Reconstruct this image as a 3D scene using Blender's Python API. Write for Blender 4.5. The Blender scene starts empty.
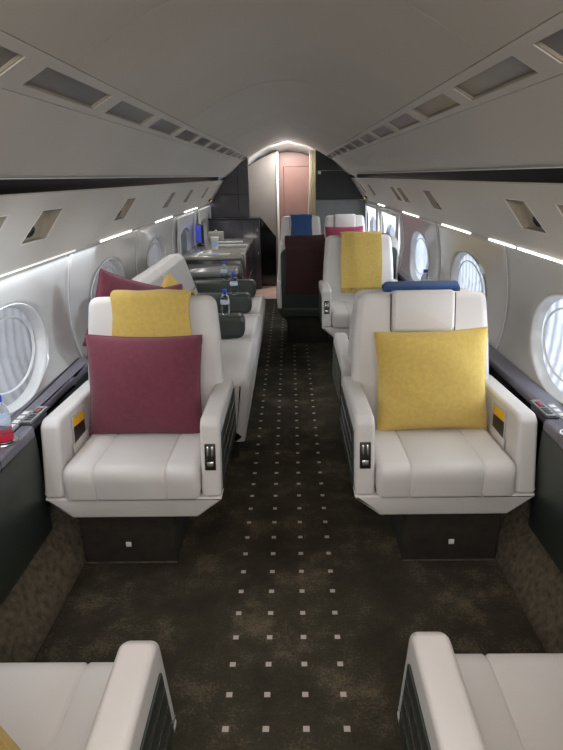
import bpy, bmesh, math, random
from mathutils import Matrix, Vector
random.seed(7)
C = bpy.context.scene.collection
PI = math.pi
S = bpy.context.scene

# ------------------------------------------------------------------ materials
def lin(c):
    return tuple(((v/255)/12.92 if v/255 <= .04045 else (((v/255)+.055)/1.055)**2.4) for v in c)

def mat(name, rgb, rough=.5, metal=0.0, var=.06, vscale=12, bump=0.0, bscale=200, spec=.5, emit=0, coat=0, sheen=0, trans=0, ior=1.45):
    m = bpy.data.materials.new(name); m.use_nodes = True
    nt = m.node_tree; b = nt.nodes['Principled BSDF']
    col = lin(rgb)
    tc = nt.nodes.new('ShaderNodeTexCoord')
    n = nt.nodes.new('ShaderNodeTexNoise'); n.inputs['Scale'].default_value = vscale; n.inputs['Detail'].default_value = 4
    nt.links.new(tc.outputs['Object'], n.inputs['Vector'])
    r = nt.nodes.new('ShaderNodeValToRGB')
    r.color_ramp.elements[0].position = .3; r.color_ramp.elements[1].position = .7
    r.color_ramp.elements[0].color = tuple(v*(1-var) for v in col)+(1,)
    r.color_ramp.elements[1].color = tuple(min(1, v*(1+var)) for v in col)+(1,)
    nt.links.new(n.outputs['Fac'], r.inputs['Fac']); nt.links.new(r.outputs['Color'], b.inputs['Base Color'])
    b.inputs['Roughness'].default_value = rough; b.inputs['Metallic'].default_value = metal
    b.inputs['Specular IOR Level'].default_value = spec
    if coat: b.inputs['Coat Weight'].default_value = coat; b.inputs['Coat Roughness'].default_value = .08
    if sheen: b.inputs['Sheen Weight'].default_value = sheen
    if trans: b.inputs['Transmission Weight'].default_value = trans; b.inputs['IOR'].default_value = ior
    if emit:
        b.inputs['Emission Color'].default_value = col+(1,); b.inputs['Emission Strength'].default_value = emit
    if bump:
        n2 = nt.nodes.new('ShaderNodeTexNoise'); n2.inputs['Scale'].default_value = bscale; n2.inputs['Detail'].default_value = 2
        nt.links.new(tc.outputs['Object'], n2.inputs['Vector'])
        bp = nt.nodes.new('ShaderNodeBump'); bp.inputs['Strength'].default_value = bump; bp.inputs['Distance'].default_value = .002
        nt.links.new(n2.outputs['Fac'], bp.inputs['Height']); nt.links.new(bp.outputs['Normal'], b.inputs['Normal'])
    return m

def weave(m, sc=900, strength=.35):
    nt = m.node_tree; b = nt.nodes['Principled BSDF']; tc = nt.nodes.new('ShaderNodeTexCoord')
    hs = []
    for d in ('X', 'Z'):
        w = nt.nodes.new('ShaderNodeTexWave'); w.bands_direction = d; w.inputs['Scale'].default_value = sc/6.28; w.inputs['Distortion'].default_value = 1.5
        nt.links.new(tc.outputs['Object'], w.inputs['Vector']); hs.append(w)
    a = nt.nodes.new('ShaderNodeMath'); a.operation = 'ADD'
    nt.links.new(hs[0].outputs['Fac'], a.inputs[0]); nt.links.new(hs[1].outputs['Fac'], a.inputs[1])
    bp = nt.nodes.new('ShaderNodeBump'); bp.inputs['Strength'].default_value = strength; bp.inputs['Distance'].default_value = .0015
    nt.links.new(a.outputs[0], bp.inputs['Height']); nt.links.new(bp.outputs['Normal'], b.inputs['Normal'])
    return m

M = {}
M['leather'] = mat('cream_leather', (210, 207, 205), .48, var=.03, vscale=6, bump=.25, bscale=350)
M['leather_dark_seam'] = mat('seam_thread', (90, 84, 82), .7)
M['green'] = mat('dark_green_leather', (58, 66, 61), .42, var=.06, bump=.15, bscale=300)
M['green_side'] = mat('dark_green_lacquer', (48, 56, 51), .38, var=.08, vscale=5)
M['chrome'] = mat('brushed_chrome', (190, 188, 184), .25, metal=1)
M['black'] = mat('black_plastic', (20, 20, 21), .45)
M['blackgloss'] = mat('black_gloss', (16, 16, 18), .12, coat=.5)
M['ceil'] = mat('ceiling_fabric', (190, 184, 174), .75, var=.025, vscale=3, bump=.1, bscale=250)
M['overhead'] = mat('overhead_panel', (198, 194, 187), .6, var=.02, vscale=3)
M['wall'] = mat('sidewall_panel', (196, 194, 191), .24, var=.02, vscale=3, coat=.35)
M['psu'] = mat('service_panel', (212, 208, 200), .42, var=.02, vscale=3)
M['reveal'] = mat('window_reveal', (220, 222, 222), .35, var=.02)
M['ledge'] = mat('slate_ledge', (106, 103, 114), .35, var=.08, vscale=30)
M['maroon'] = weave(mat('maroon_wool', (112, 50, 66), .9, var=.10, vscale=60, sheen=.15))
M['yellow'] = weave(mat('yellow_wool', (206, 177, 94), .9, var=.08, vscale=60, sheen=.15))
M['blue'] = weave(mat('blue_wool', (44, 78, 128), .9, var=.10, vscale=60, sheen=.2))
M['darkmaroon'] = weave(mat('wine_wool', (62, 34, 36), .92, var=.10, vscale=60))
M['pink'] = weave(mat('rose_wool', (150, 60, 84), .9, var=.10, vscale=60))
M['kick'] = mat('kick_carpet', (84, 76, 62), .95, var=.45, vscale=45, bump=1.0, bscale=160)
M['basecarpet'] = mat('pedestal_carpet', (44, 40, 33), .95, var=.3, vscale=25, bump=.7, bscale=220)
M['mirror'] = mat('smoked_glass', (120, 119, 119), .28, metal=.25, var=.04)
M['tan'] = mat('tan_recess', (168, 158, 142), .45)
M['strip'] = mat('led_strip', (255, 252, 246), .5, emit=6, var=0)
M['strip_dim'] = mat('led_strip_dim', (255, 252, 246), .5, emit=.55, var=0)
M['wood_dark'] = mat('espresso_veneer', (46, 42, 44), .22, var=.18, vscale=7, coat=.4)
M['closet'] = mat('graphite_lacquer', (66, 65, 73), .28, var=.05, coat=.3)
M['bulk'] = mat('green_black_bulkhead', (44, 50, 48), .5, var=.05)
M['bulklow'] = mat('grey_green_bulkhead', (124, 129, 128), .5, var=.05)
M['brown'] = mat('taupe_veneer', (140, 134, 129), .38, var=.07, vscale=5)
M['red'] = mat('red_brown_veneer', (128, 98, 91), .4, var=.07, vscale=5)
M['curtain'] = mat('cream_curtain', (232, 228, 212), .85, var=.05)
M['white'] = mat('white_plastic', (232, 232, 230), .4, var=.01)
M['paper'] = mat('paper', (178, 178, 172), .7, var=.02)
M['greytop'] = mat('grey_lacquer_top', (136, 138, 138), .18, coat=.4, var=.03)
M['tabletop'] = mat('credenza_top', (150, 147, 138), .2, coat=.4, var=.06)
M['entry'] = mat('entry_floor_lit', (196, 160, 146), .45, var=.15, vscale=6)  # pink tone also carries the vestibule light on the carpet end
M['bottle'] = mat('clear_bottle', (235, 242, 250), .05, trans=1, ior=1.2, var=0)
M['water_label'] = mat('bottle_label', (200, 214, 235), .4, var=.1, vscale=60)
M['cap'] = mat('blue_cap', (30, 70, 200), .35)
M['redprint'] = mat('red_print', (200, 30, 60), .5)
M['cardyellow'] = mat('card_yellow', (235, 180, 40), .5, var=.15, vscale=40)
M['carddark'] = mat('card_dark', (36, 30, 28), .5)
M['screen'] = mat('monitor_screen', (70, 80, 190), .2, emit=.45, var=.25, vscale=30)
M['exit'] = mat('lit_marker', (235, 170, 130), .4, emit=.8, var=0)
M['greycloth'] = mat('grey_tissue_box', (168, 166, 158), .6)

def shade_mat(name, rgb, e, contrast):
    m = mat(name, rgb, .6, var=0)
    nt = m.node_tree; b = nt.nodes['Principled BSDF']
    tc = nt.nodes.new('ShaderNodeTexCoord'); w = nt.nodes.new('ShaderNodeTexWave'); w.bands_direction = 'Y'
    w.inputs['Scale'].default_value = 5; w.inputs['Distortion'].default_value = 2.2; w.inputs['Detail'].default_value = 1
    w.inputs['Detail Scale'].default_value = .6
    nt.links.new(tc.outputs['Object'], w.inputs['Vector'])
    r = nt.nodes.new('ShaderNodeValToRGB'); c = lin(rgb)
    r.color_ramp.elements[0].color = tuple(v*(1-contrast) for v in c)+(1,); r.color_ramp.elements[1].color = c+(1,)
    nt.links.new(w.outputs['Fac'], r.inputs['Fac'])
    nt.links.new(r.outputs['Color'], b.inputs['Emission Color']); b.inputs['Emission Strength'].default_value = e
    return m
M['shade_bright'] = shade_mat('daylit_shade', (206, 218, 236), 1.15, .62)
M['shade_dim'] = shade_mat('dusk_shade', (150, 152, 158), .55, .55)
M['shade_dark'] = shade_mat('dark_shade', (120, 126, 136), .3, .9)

M['daypanel'] = mat('dayglow_panel', (222, 228, 236), .5, emit=1.8, var=.05, vscale=9)  # emission stands in for daylight falling on the wall panel
def carpet():
    m = bpy.data.materials.new('dotted_carpet'); m.use_nodes = True
    nt = m.node_tree; b = nt.nodes['Principled BSDF']; b.inputs['Roughness'].default_value = .95
    b.inputs['Specular IOR Level'].default_value = .15
    tc = nt.nodes.new('ShaderNodeTexCoord'); sp = nt.nodes.new('ShaderNodeSeparateXYZ'); nt.links.new(tc.outputs['Object'], sp.inputs[0])
    def mth(op, a, bb=None):
        n = nt.nodes.new('ShaderNodeMath'); n.operation = op
        for i, v in enumerate((a, bb)):
            if v is None: continue
            if isinstance(v, (int, float)): n.inputs[i].default_value = v
            else: nt.links.new(v, n.inputs[i])
        return n.outputs[0]
    u = mth('DIVIDE', mth('ADD', sp.outputs['X'], .009), .1105)
    v = mth('DIVIDE', mth('SUBTRACT', sp.outputs['Y'], 1.125), .108)
    inu = mth('LESS_THAN', mth('ABSOLUTE', mth('SUBTRACT', mth('FRACT', mth('ADD', u, 50)), .5)), .08)
    inv = mth('LESS_THAN', mth('ABSOLUTE', mth('SUBTRACT', mth('FRACT', mth('ADD', v, 50.5)), .5)), .08)
    lim = mth('LESS_THAN', mth('ABSOLUTE', u), 2.0)
    dot = mth('MULTIPLY', mth('MULTIPLY', inu, inv), lim)
    n1 = nt.nodes.new('ShaderNodeTexNoise'); n1.inputs['Scale'].default_value = 4.5; n1.inputs['Detail'].default_value = 6; n1.inputs['Roughness'].default_value = .7
    n2 = nt.nodes.new('ShaderNodeTexNoise'); n2.inputs['Scale'].default_value = 130; n2.inputs['Detail'].default_value = 3
    for n in (n1, n2): nt.links.new(tc.outputs['Object'], n.inputs['Vector'])
    mixf = mth('ADD', mth('MULTIPLY', n1.outputs['Fac'], .72), mth('MULTIPLY', n2.outputs['Fac'], .28))
    r = nt.nodes.new('ShaderNodeValToRGB')
    e = r.color_ramp.elements; e[0].position = .40; e[0].color = lin((50, 47, 38))+(1,); e[1].position = .66; e[1].color = lin((104, 92, 75))+(1,)
    el = e.new(.52); el.color = lin((62, 58, 47))+(1,)
    nt.links.new(mixf, r.inputs['Fac'])
    mx = nt.nodes.new('ShaderNodeMix'); mx.data_type = 'RGBA'
    nt.links.new(dot, mx.inputs['Factor']); nt.links.new(r.outputs['Color'], mx.inputs[6]); mx.inputs[7].default_value = lin((184, 174, 166))+(1,)
    nt.links.new(mx.outputs[2], b.inputs['Base Color'])
    bp = nt.nodes.new('ShaderNodeBump'); bp.inputs['Strength'].default_value = .7; bp.inputs['Distance'].default_value = .004
    nt.links.new(n2.outputs['Fac'], bp.inputs['Height']); nt.links.new(bp.outputs['Normal'], b.inputs['Normal'])
    return m
M['carpet'] = carpet()

# ------------------------------------------------------------------ helpers
def obj(name, bm, m, parent=None, smooth=True, ang=40):
    bmesh.ops.recalc_face_normals(bm, faces=bm.faces[:])
    me = bpy.data.meshes.new(name); bm.to_mesh(me); bm.free()
    me.materials.append(M[m] if isinstance(m, str) else m)
    if smooth:
        for p in me.polygons: p.use_smooth = True
        me.set_sharp_from_angle(angle=math.radians(ang))
    o = bpy.data.objects.new(name, me); C.objects.link(o)
    if parent: o.parent = parent
    return o
def tag(o, label, cat, group=None):
    o['label'] = label; o['category'] = cat
    if group: o['group'] = group
    return o
def thing(name, label, cat, loc=(0, 0, 0), rotz=0, group=None):
    o = bpy.data.objects.new(name, None); C.objects.link(o); o.empty_display_size = .05
    o.location = loc; o.rotation_euler = (0, 0, rotz)
    return tag(o, label, cat, group)
def struct(name, bm, m, parent=None, **k):
    o = obj(name, bm, m, parent, **k)
    if not parent: o['kind'] = 'structure'
    return o
def copy_tree(o, parent=None):
    c = o.copy(); C.objects.link(c)
    if parent: c.parent = parent
    for ch in list(o.children): copy_tree(ch, c)
    return c

def rp(pts, r, seg=5):
    """round the corners of a polygon; r one radius or one per corner"""
    n = len(pts); out = []
    for i in range(n):
        p = Vector(pts[i]); a = Vector(pts[i-1]); b = Vector(pts[(i+1) % n])
        rr = r[i] if isinstance(r, (list, tuple)) else r
        da = (a-p); db = (b-p); la = da.length; lb = db.length
        if rr <= 0: out.append(tuple(p)); continue
        da.normalize(); db.normalize()
        half = max(.05, math.acos(max(-1, min(1, da.dot(db))))/2)
        t = min(rr/math.tan(half), la*.49, lb*.49)
        s = p+da*t; e = p+db*t
        for k in range(seg+1):
            w = k/seg
            out.append(tuple(s*(1-w)**2+p*2*w*(1-w)+e*w*w))
    return out
def rect(u0, v0, u1, v1): return [(u0, v0), (u1, v0), (u1, v1), (u0, v1)]

def ext(bm, prof, a0, a1, r=.01, axis='x', grooves=(), seg=4, xf=None):
    """extrude a 2D outline along an axis with rounded end edges and sewn grooves"""
    n = len(prof); P = [Vector(p) for p in prof]
    area = sum(P[i].x*P[(i+1) % n].y-P[(i+1) % n].x*P[i].y for i in range(n))
    N = []
    for i in range(n):
        t1 = (P[i]-P[i-1]); t2 = (P[(i+1) % n]-P[i])
        if t1.length < 1e-9: t1 = t2
        if t2.length < 1e-9: t2 = t1
        n1 = Vector((t1.y, -t1.x)).normalized(); n2 = Vector((t2.y, -t2.x)).normalized()
        v = n1+n2
        v = v/max(.3, v.length_squared/2) if v.length > 1e-6 else n1
        N.append(v if area > 0 else -v)
    r = min(r, (a1-a0)*.49)
    st = []
    for k in range(seg+1):
        w = PI/2*k/seg; st.append((a0+r*(1-math.sin(w)) if 0 else a0+r*(1-math.cos(w)), r*(1-math.sin(w))))
    for k in range(seg+1):
        w = PI/2*(1-k/seg); st.append((a1-r*(1-math.cos(w)), r*(1-math.sin(w))))
    for g, dep, wd in grooves:
        for q, f in ((-1, 0), (-.55, .35), (-.15, .95), (0, 1), (.15, .95), (.55, .35), (1, 0)): st.append((g+q*wd, dep*f))
    st.sort()
    rings = []
    for t, d in st:
        ring = []
        for p, nn in zip(P, N):
            q = p-nn*d
            co = {'x': (t, q.x, q.y), 'y': (q.x, t, q.y), 'z': (q.x, q.y, t)}[axis]
            co = Vector(co)
            if xf: co = xf @ co
            ring.append(bm.verts.new(co))
        rings.append(ring)
    for A, B in zip(rings, rings[1:]):
        for i in range(n):
            bm.faces.new((A[i], A[(i+1) % n], B[(i+1) % n], B[i]))
    bm.faces.new(rings[0]); bm.faces.new(rings[-1])
    return bm
def box(bm, x0, y0, z0, x1, y1, z1, r=.004, xf=None):
    return ext(bm, rp(rect(x0, y0, x1, y1), r, 3), z0, z1, r, 'z', seg=2, xf=xf)
def lathe(bm, prof, loc=(0, 0, 0), seg=24, xf=None):
    rings = []
    for rr, z in prof:
        ring = []
        for k in range(seg):
            a = 2*PI*k/seg; co = Vector((rr*math.cos(a), rr*math.sin(a), z))
            if xf: co = xf @ co
            ring.append(bm.verts.new(co+Vector(loc)))
        rings.append(ring)
    for A, B in zip(rings, rings[1:]):
        for k in range(seg): bm.faces.new((A[k], A[(k+1) % seg], B[(k+1) % seg], B[k]))
    bm.faces.new(rings[0]); bm.faces.new(rings[-1])
    return bm
def tube(bm, pts, r, seg=8):
    pts = [Vector(p) for p in pts]; rings = []
    for i, p in enumerate(pts):
        t = (pts[min(i+1, len(pts)-1)]-pts[max(i-1, 0)]).normalized()
        a = t.cross(Vector((0, 0, 1)))
        if a.length < .1: a = t.cross(Vector((1, 0, 0)))
        a.normalize(); b = t.cross(a)
        rings.append([bm.verts.new(p+(a*math.cos(2*PI*k/seg)+b*math.sin(2*PI*k/seg))*r) for k in range(seg)])
    for A, B in zip(rings, rings[1:]):
        for k in range(seg): bm.faces.new((A[k], A[(k+1) % seg], B[(k+1) % seg], B[k]))
    bm.faces.new(rings[0]); bm.faces.new(rings[-1]); return bm
def B(): return bmesh.new()

# ------------------------------------------------------------------ cabin cross-section
Y0, Y1 = -.7, 7.75
CEIL = [(0, 1.842), (.07, 1.838), (.14, 1.824), (.205, 1.803), (.27, 1.776), (.33, 1.748), (.40, 1.708), (.47, 1.666)]
LOW = (.578, 1.604)
OVER = [(.578, 1.604), (.60, 1.585), (.65, 1.538), (.70, 1.492), (.74, 1.460), (.775, 1.436)]
PSUA, PSUB = (.815, 1.384), (1.0, 1.112)
WALLP = [(1.0, 1.104), (1.018, 1.03), (1.032, .95), (1.040, .87), (1.043, .79), (1.037, .71), (1.025, .65), (1.005, .58)]
def wx(z):
    for (xa, za), (xb, zb) in zip(WALLP, WALLP[1:]):
        if zb <= z <= za: return xa+(xb-xa)*(z-za)/(zb-za)
    return WALLP[0][0] if z > WALLP[0][1] else WALLP[-1][0]

def sheet(bm, prof, ya, yb, th, n=1, outward=True):
    """solid panel: cross-section polyline prof (x,z) extruded along y with thickness th away from the cabin axis (0,1)"""
    m = len(prof); rings = []
    for k in range(n+1):
        y = ya+(yb-ya)*k/n
        inn = [bm.verts.new((x, y, z)) for x, z in prof]
        out = []
        for i, (x, z) in enumerate(prof):
            a = Vector(prof[max(i-1, 0)]); b = Vector(prof[min(i+1, m-1)]); t = (b-a).normalized()
            nn = Vector((t.y, -t.x)); c = Vector((x, z-1.0))
            if nn.dot(c) < 0: nn = -nn
            q = Vector((x, z))+nn*th
            out.append(bm.verts.new((q.x, y, q.y)))
        rings.append((inn, out))
    for (a, b), (c, d) in zip(rings, rings[1:]):
        for i in range(m-1):
            bm.faces.new((a[i], a[i+1], c[i+1], c[i])); bm.faces.new((b[i], b[i+1], d[i+1], d[i]))
        bm.faces.new((a[0], b[0], d[0], c[0])); bm.faces.new((a[-1], b[-1], d[-1], c[-1]))
    for a, b in (rings[0], rings[-1]):
        for i in range(m-1): bm.faces.new((a[i], a[i+1], b[i+1], b[i]))
    return bm

# ceiling: crown panels with seams
full = [(-x, z) for x, z in reversed(CEIL)]+CEIL[1:]
cb = B()
seams = [-.7, 1.44, 2.93, 5.0, 7.75]
for a, b in zip(seams, seams[1:]): sheet(cb, full, a+.002, b-.002, .02, 2)
ceil = struct('ceiling', cb, 'ceil', ang=30)
sb = B()
sheet(sb, [(x*1.03, z+.024) for x, z in full], -.7, 7.75, .01)
o = struct('ceiling_backing', sb, 'black', ceil)

WY = [2.0, 3.26, 4.52, 5.80, 7.06]          # window centres
WA, WH, WZ = .325, .188, .80                # half length, half height, centre height
UN = {-1: [1.69, 2.145, 3.26, 4.48, 5.33, 6.41], 1: [1.74, 2.187, 3.62, 4.54, 4.86, 6.30, 7.07]}
SLIT = {-1: [3.69], 1: [3.98]}

def hole_panel(bm, Ya, Yb, Za, Zb, cy, cz, hole, X, nrm=6, cuts=40):
    """panel between (Ya..Yb, Za..Zb) with a hole outline (list of (y,z)), x = X(z)"""
    n = len(hole); rings = [[] for _ in range(nrm+1)]
    def ray(dy, dz):
        t = 1e9
        if dy > 1e-9: t = min(t, (Yb-cy)/dy)
        if dy < -1e-9: t = min(t, (Ya-cy)/dy)
        if dz > 1e-9: t = min(t, (Zb-cz)/dz)
        if dz < -1e-9: t = min(t, (Za-cz)/dz)
        return cy+dy*t, cz+dz*t
    corners = [(Ya, Za), (Yb, Za), (Yb, Zb), (Ya, Zb)]
    outer = [ray(y-cy, z-cz) for y, z in hole]
    for c in corners:
        k = min(range(n), key=lambda i: (outer[i][0]-c[0])**2+(outer[i][1]-c[1])**2); outer[k] = c
    for i in range(n):
        for r in range(nrm+1):
            w = (r/nrm)
            y = hole[i][0]*(1-w)+outer[i][0]*w; z = hole[i][1]*(1-w)+outer[i][1]*w
            rings[r].append(bm.verts.new((X(z), y, z)))
    for A, Bq in zip(rings, rings[1:]):
        for i in range(n): bm.faces.new((A[i], A[(i+1) % n], Bq[(i+1) % n], Bq[i]))

def ell(cy, cz, a, h, n=96): return [(cy+a*math.cos(2*PI*k/n), cz+h*math.sin(2*PI*k/n)) for k in range(n)]

wall = {}
wi = 0
ORD = ['nearest', 'second', 'third', 'fourth', 'fifth', 'sixth', 'seventh', 'eighth', 'ninth', 'tenth', 'eleventh', 'twelfth', 'thirteenth']
for s, sn in ((-1, 'left'), (1, 'right')):
    # --- window wall
    bm = B(); edges = [-.7, 1.37]+[2.63, 3.89, 5.16, 6.43]+[7.75]
    # blind stretch near the camera
    zs = [.58+.524*k/14 for k in range(15)]
    g = [[bm.verts.new((s*wx(z), y, z)) for z in zs] for y in (-.7, .35, 1.37)]
    for A, Bq in zip(g, g[1:]):
        for i in range(14): bm.faces.new((A[i], A[i+1], Bq[i+1], Bq[i]))
    for k, cy in enumerate(WY):
        hole_panel(bm, edges[k+1], edges[k+2], .58, 1.104, cy, WZ, ell(cy, WZ, WA, WH), lambda z: s*wx(z), nrm=8)
    w = struct('wall_'+sn, bm, 'wall', ang=60)
    sol = w.modifiers.new('solid', 'SOLIDIFY'); sol.thickness = .004; sol.offset = 0
    wall[s] = w
    # --- service panel above the windows
    bm = B(); us = sorted(UN[s]); L = lambda z: s*(PSUB[0]+(PSUA[0]-PSUB[0])*(z-PSUB[1])/(PSUA[1]-PSUB[1]))
    ed = [us[0]-.5]+[(a+b)/2 for a, b in zip(us, us[1:])]+[7.75]
    gg = [[bm.verts.new((L(z), y, z)) for z in (PSUB[1], PSUA[1])] for y in (-.7, ed[0])]
    bm.faces.new((gg[0][0], gg[0][1], gg[1][1], gg[1][0]))
    for k, cy in enumerate(us):
        cz = 1.265
        para = [(cy-.13, cz-.056), (cy+.095, cz-.056), (cy+.12, cz+.057), (cy-.075, cz+.057)]
        hl = []
        for i in range(4):
            a, b = para[i], para[(i+1) % 4]
            for q in range(10): hl.append((a[0]+(b[0]-a[0])*q/10, a[1]+(b[1]-a[1])*q/10))
        hole_panel(bm, ed[k], ed[k+1], PSUB[1], PSUA[1], cy, cz, hl, L, nrm=3)
    o = struct('trim_1' if s < 0 else 'trim_2', bm, 'psu', smooth=False)
    sol = o.modifiers.new('solid', 'SOLIDIFY'); sol.thickness = .004; sol.offset = 0
    # --- overhead panel, vent rail, dark recess
    mir = lambda pr: [(s*x, z) for x, z in pr]
    bm = B(); sheet(bm, mir(OVER), -.7, 7.75, .015, 4)
    struct('trim_3' if s < 0 else 'trim_4', bm, 'overhead', ang=40)
    bm = B(); sheet(bm, mir([(.772, 1.440), (.790, 1.433), (.795, 1.4265), (.772, 1.4265)]), -.7, 7.75, .003)
    struct('trim_5' if s < 0 else 'trim_6', bm, 'white')
    bm = B(); sheet(bm, mir([(.79, 1.45), (.90, 1.45), (.90, 1.36), (.815, 1.38)]), -.7, 7.75, .006)
    struct('trim_7' if s < 0 else 'trim_8', bm, 'black')
    # rail with openings for the glass panels
    A_, B_ = CEIL[-1], LOW
    def onrail(w, d=0):
        x = A_[0]+(B_[0]-A_[0])*w; z = A_[1]+(B_[1]-A_[1])*w
        nx, nz = .495, .869
        return (s*(x+nx*d), z+nz*d)
    bm = B()
    def bar(w0, w1, ya, yb): sheet(bm, [onrail(w0), onrail(w1)], ya, yb, .012)
    bar(.02, .24, -.7, 7.75); bar(.80, .985, -.7, 7.75)
    spans = []
    for k in range(-2, 12):
        e = 1.25+.575*k; spans.append((e-.47, e))
    prev = -.7
    for a, b in spans:
        bar(.24, .80, prev, a); prev = b
    bar(.24, .80, prev, 7.75)
    struct('trim_9' if s < 0 else 'trim_10', bm, 'overhead')
    first = None
    for k, (a, b) in enumerate(spans[1:]):
        if k == 0:
            t = thing('ceiling_light_panel', '', 'ceiling panel', (0, 0, 0))
            bm = B(); sheet(bm, [onrail(.25, .010), onrail(.79, .010)], .004, .466, .004); obj('glass', bm, 'mirror', t, smooth=False)
            bm = B()
            for w in (.245, .795): sheet(bm, [onrail(w-.012, .003), onrail(w+.012, .003)], .0, .47, .008)
            sheet(bm, [onrail(.25, .003), onrail(.79, .003)], 0.0, .006, .008); sheet(bm, [onrail(.25, .003), onrail(.79, .003)], .464, .47, .008)
            obj('frame', bm, 'tan', t, smooth=False)
            first = t
        else: t = copy_tree(first)
        t.location = (0, a, 0)
        nm = ORD[k]
        t['label'] = f'smoked glass ceiling panel, {nm} from the camera in the {sn} ceiling row' if k else f'smoked glass ceiling panel nearest the camera in the {sn} row, cut by the frame'
        t['group'] = f'glass panels along the {sn} ceiling rail'
    # --- reading light units in the service panel
    nx, nz = .827, .562   # outward normal of the service panel (mirrored by s)
    def psu(y, z, d=0): x = abs(L(z))+nx*d; return (s*x, y, z+nz*d)
    first = None
    for k, cy in enumerate(us):
        if first is None:
            t = thing('reading_light_unit', '', 'reading light', (0, 0, 0)); cz = 1.265
            pq = [(-.13, cz-.056), (.095, cz-.056), (.12, cz+.057), (-.075, cz+.057)]
            bm = B()
            f = [bm.verts.new(psu(y, z, 0)) for y, z in pq]
            bk = [bm.verts.new(psu(y*.8, z-.004, .050 if z > cz else .018)) for y, z in pq]
            for i in range(4): bm.faces.new((f[i], f[(i+1) % 4], bk[(i+1) % 4], bk[i]))
            bm.faces.new(bk)
            oo = obj('recess', bm, 'tan', t, smooth=False)
            sm = oo.modifiers.new('solid', 'SOLIDIFY'); sm.thickness = .003; sm.offset = 0
            rot = Vector((0, 0, 1)).rotation_difference(Vector((-s*nx, 0, -nz))).to_matrix().to_4x4()
            bm = B(); lathe(bm, [(.018, -.012), (.024, -.006), (.024, .006), (.019, .012), (.012, .012), (.010, .006)], psu(-.055, cz-.025, .016), 20, rot)
            obj('air_nozzle', bm, 'black', t)
            bm = B(); tube(bm, [psu(-.055, cz+.043, .022), psu(.095, cz+.043, .022)], .009); obj('lamp_tube', bm, 'chrome', t)
            bm = B()
            for i in range(4):
                a, b = pq[i], pq[(i+1) % 4]; tube(bm, [psu(a[0], a[1], -.001), psu(b[0], b[1], -.001)], .0025, 6)
            obj('bezel', bm, 'white', t)
            first = t
        else: t = copy_tree(first)
        t.location = (0, cy, 0)
        t['label'] = f'slanted reading light recess with air nozzle, {ORD[k]} from the camera above the {sn} windows'
        t['group'] = f'reading light recesses above the {sn} windows'
    bm = B(); y = SLIT[s][0]
    for a in (0,):
        v = [psu(y-.05, 1.21, -.001), psu(y-.025, 1.21, -.001), psu(y+.045, 1.31, -.001), psu(y+.02, 1.31, -.001)]
        vs = [bm.verts.new(q) for q in v]; vb = [bm.verts.new((q[0]+s*.006, q[1], q[2]+.004)) for q in v]
        bm.faces.new(vs); bm.faces.new(vb)
        for i in range(4): bm.faces.new((vs[i], vs[(i+1) % 4], vb[(i+1) % 4], vb[i]))
    tag(obj('air_slot', bm, 'tan', smooth=False), f'narrow slanted air slot between reading light recesses above the {sn} windows', 'air slot')
    # --- light strip along the panel joint
    segs = {1: [(1.0, 1.92), (1.95, 2.47), (2.50, 2.84), (3.14, 3.74), (4.43, 5.07), (6.05, 6.5)],
            -1: [(.9, 1.92), (1.94, 2.70), (3.08, 3.71), (4.40, 5.05), (5.65, 6.46)]}[s]
    for k, (a, b) in enumerate(segs):
        bm = B(); r_ = .0055
        prof = [(s*1.0, 1.105), (s*.995, 1.105), (s*.995, 1.1105), (s*1.0, 1.1105)]
        ext(bm, prof, a, b, .001, 'y', seg=1)
        dim = (s < 0 and a < 2.6)
        o = obj('light_strip', bm, 'strip_dim' if dim else 'strip', smooth=False)
        tag(o, f'thin white light strip above the {sn} windows, {ORD[k]} from the camera', 'light strip', f'light strips above the {sn} windows')
    bm = B(); ext(bm, [(s*1.004, 1.100), (s*.998, 1.100), (s*.998, 1.116), (s*1.004, 1.116)], -.7, 7.75, .001, 'y', seg=1)
    struct('trim_11' if s < 0 else 'trim_12', bm, 'wall', smooth=False)
    # --- windows
    for k, cy in enumerate(WY):
        wi += 1
        shape = lambda f, z: z
        bm = B(); rings = []
        for f, dep in ((1.025, -.003), (1.012, -.006), (.998, -.005), (.985, 0), (.965, .018), (.945, .034), (.90, .036)):
            rings.append([bm.verts.new((s*(wx(z)+dep), y, z)) for y, z in ell(cy, WZ, WA*f, WH*f)])
        for A, Bq in zip(rings, rings[1:]):
            n = len(A)
            for i in range(n): bm.faces.new((A[i], A[(i+1) % n], Bq[(i+1) % n], Bq[i]))
        fr = struct(f'window_{wi}', bm, 'reveal', ang=50)
        # pleated shade behind the inner pane
        bm = B(); nyy = 40; pts = []
        for r in range(9):
            f = .94*r/8; row = []
            for y, z in ell(cy, WZ, WA*f, WH*f, 72):
                row.append(bm.verts.new((s*(wx(z)+.031+.005*math.sin((y-cy)*95)*max(0, 1-(f/.93)**4)), y, z)))
            pts.append(row)
        for A, Bq in zip(pts[1:], pts[2:]):
            for i in range(72): bm.faces.new((A[i], A[(i+1) % 72], Bq[(i+1) % 72], Bq[i]))
        bm.faces.new(pts[1]); bmesh.ops.delete(bm, geom=pts[0], context='VERTS')
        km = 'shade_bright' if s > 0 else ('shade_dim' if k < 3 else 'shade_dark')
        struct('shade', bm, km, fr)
        bm = B()
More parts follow.
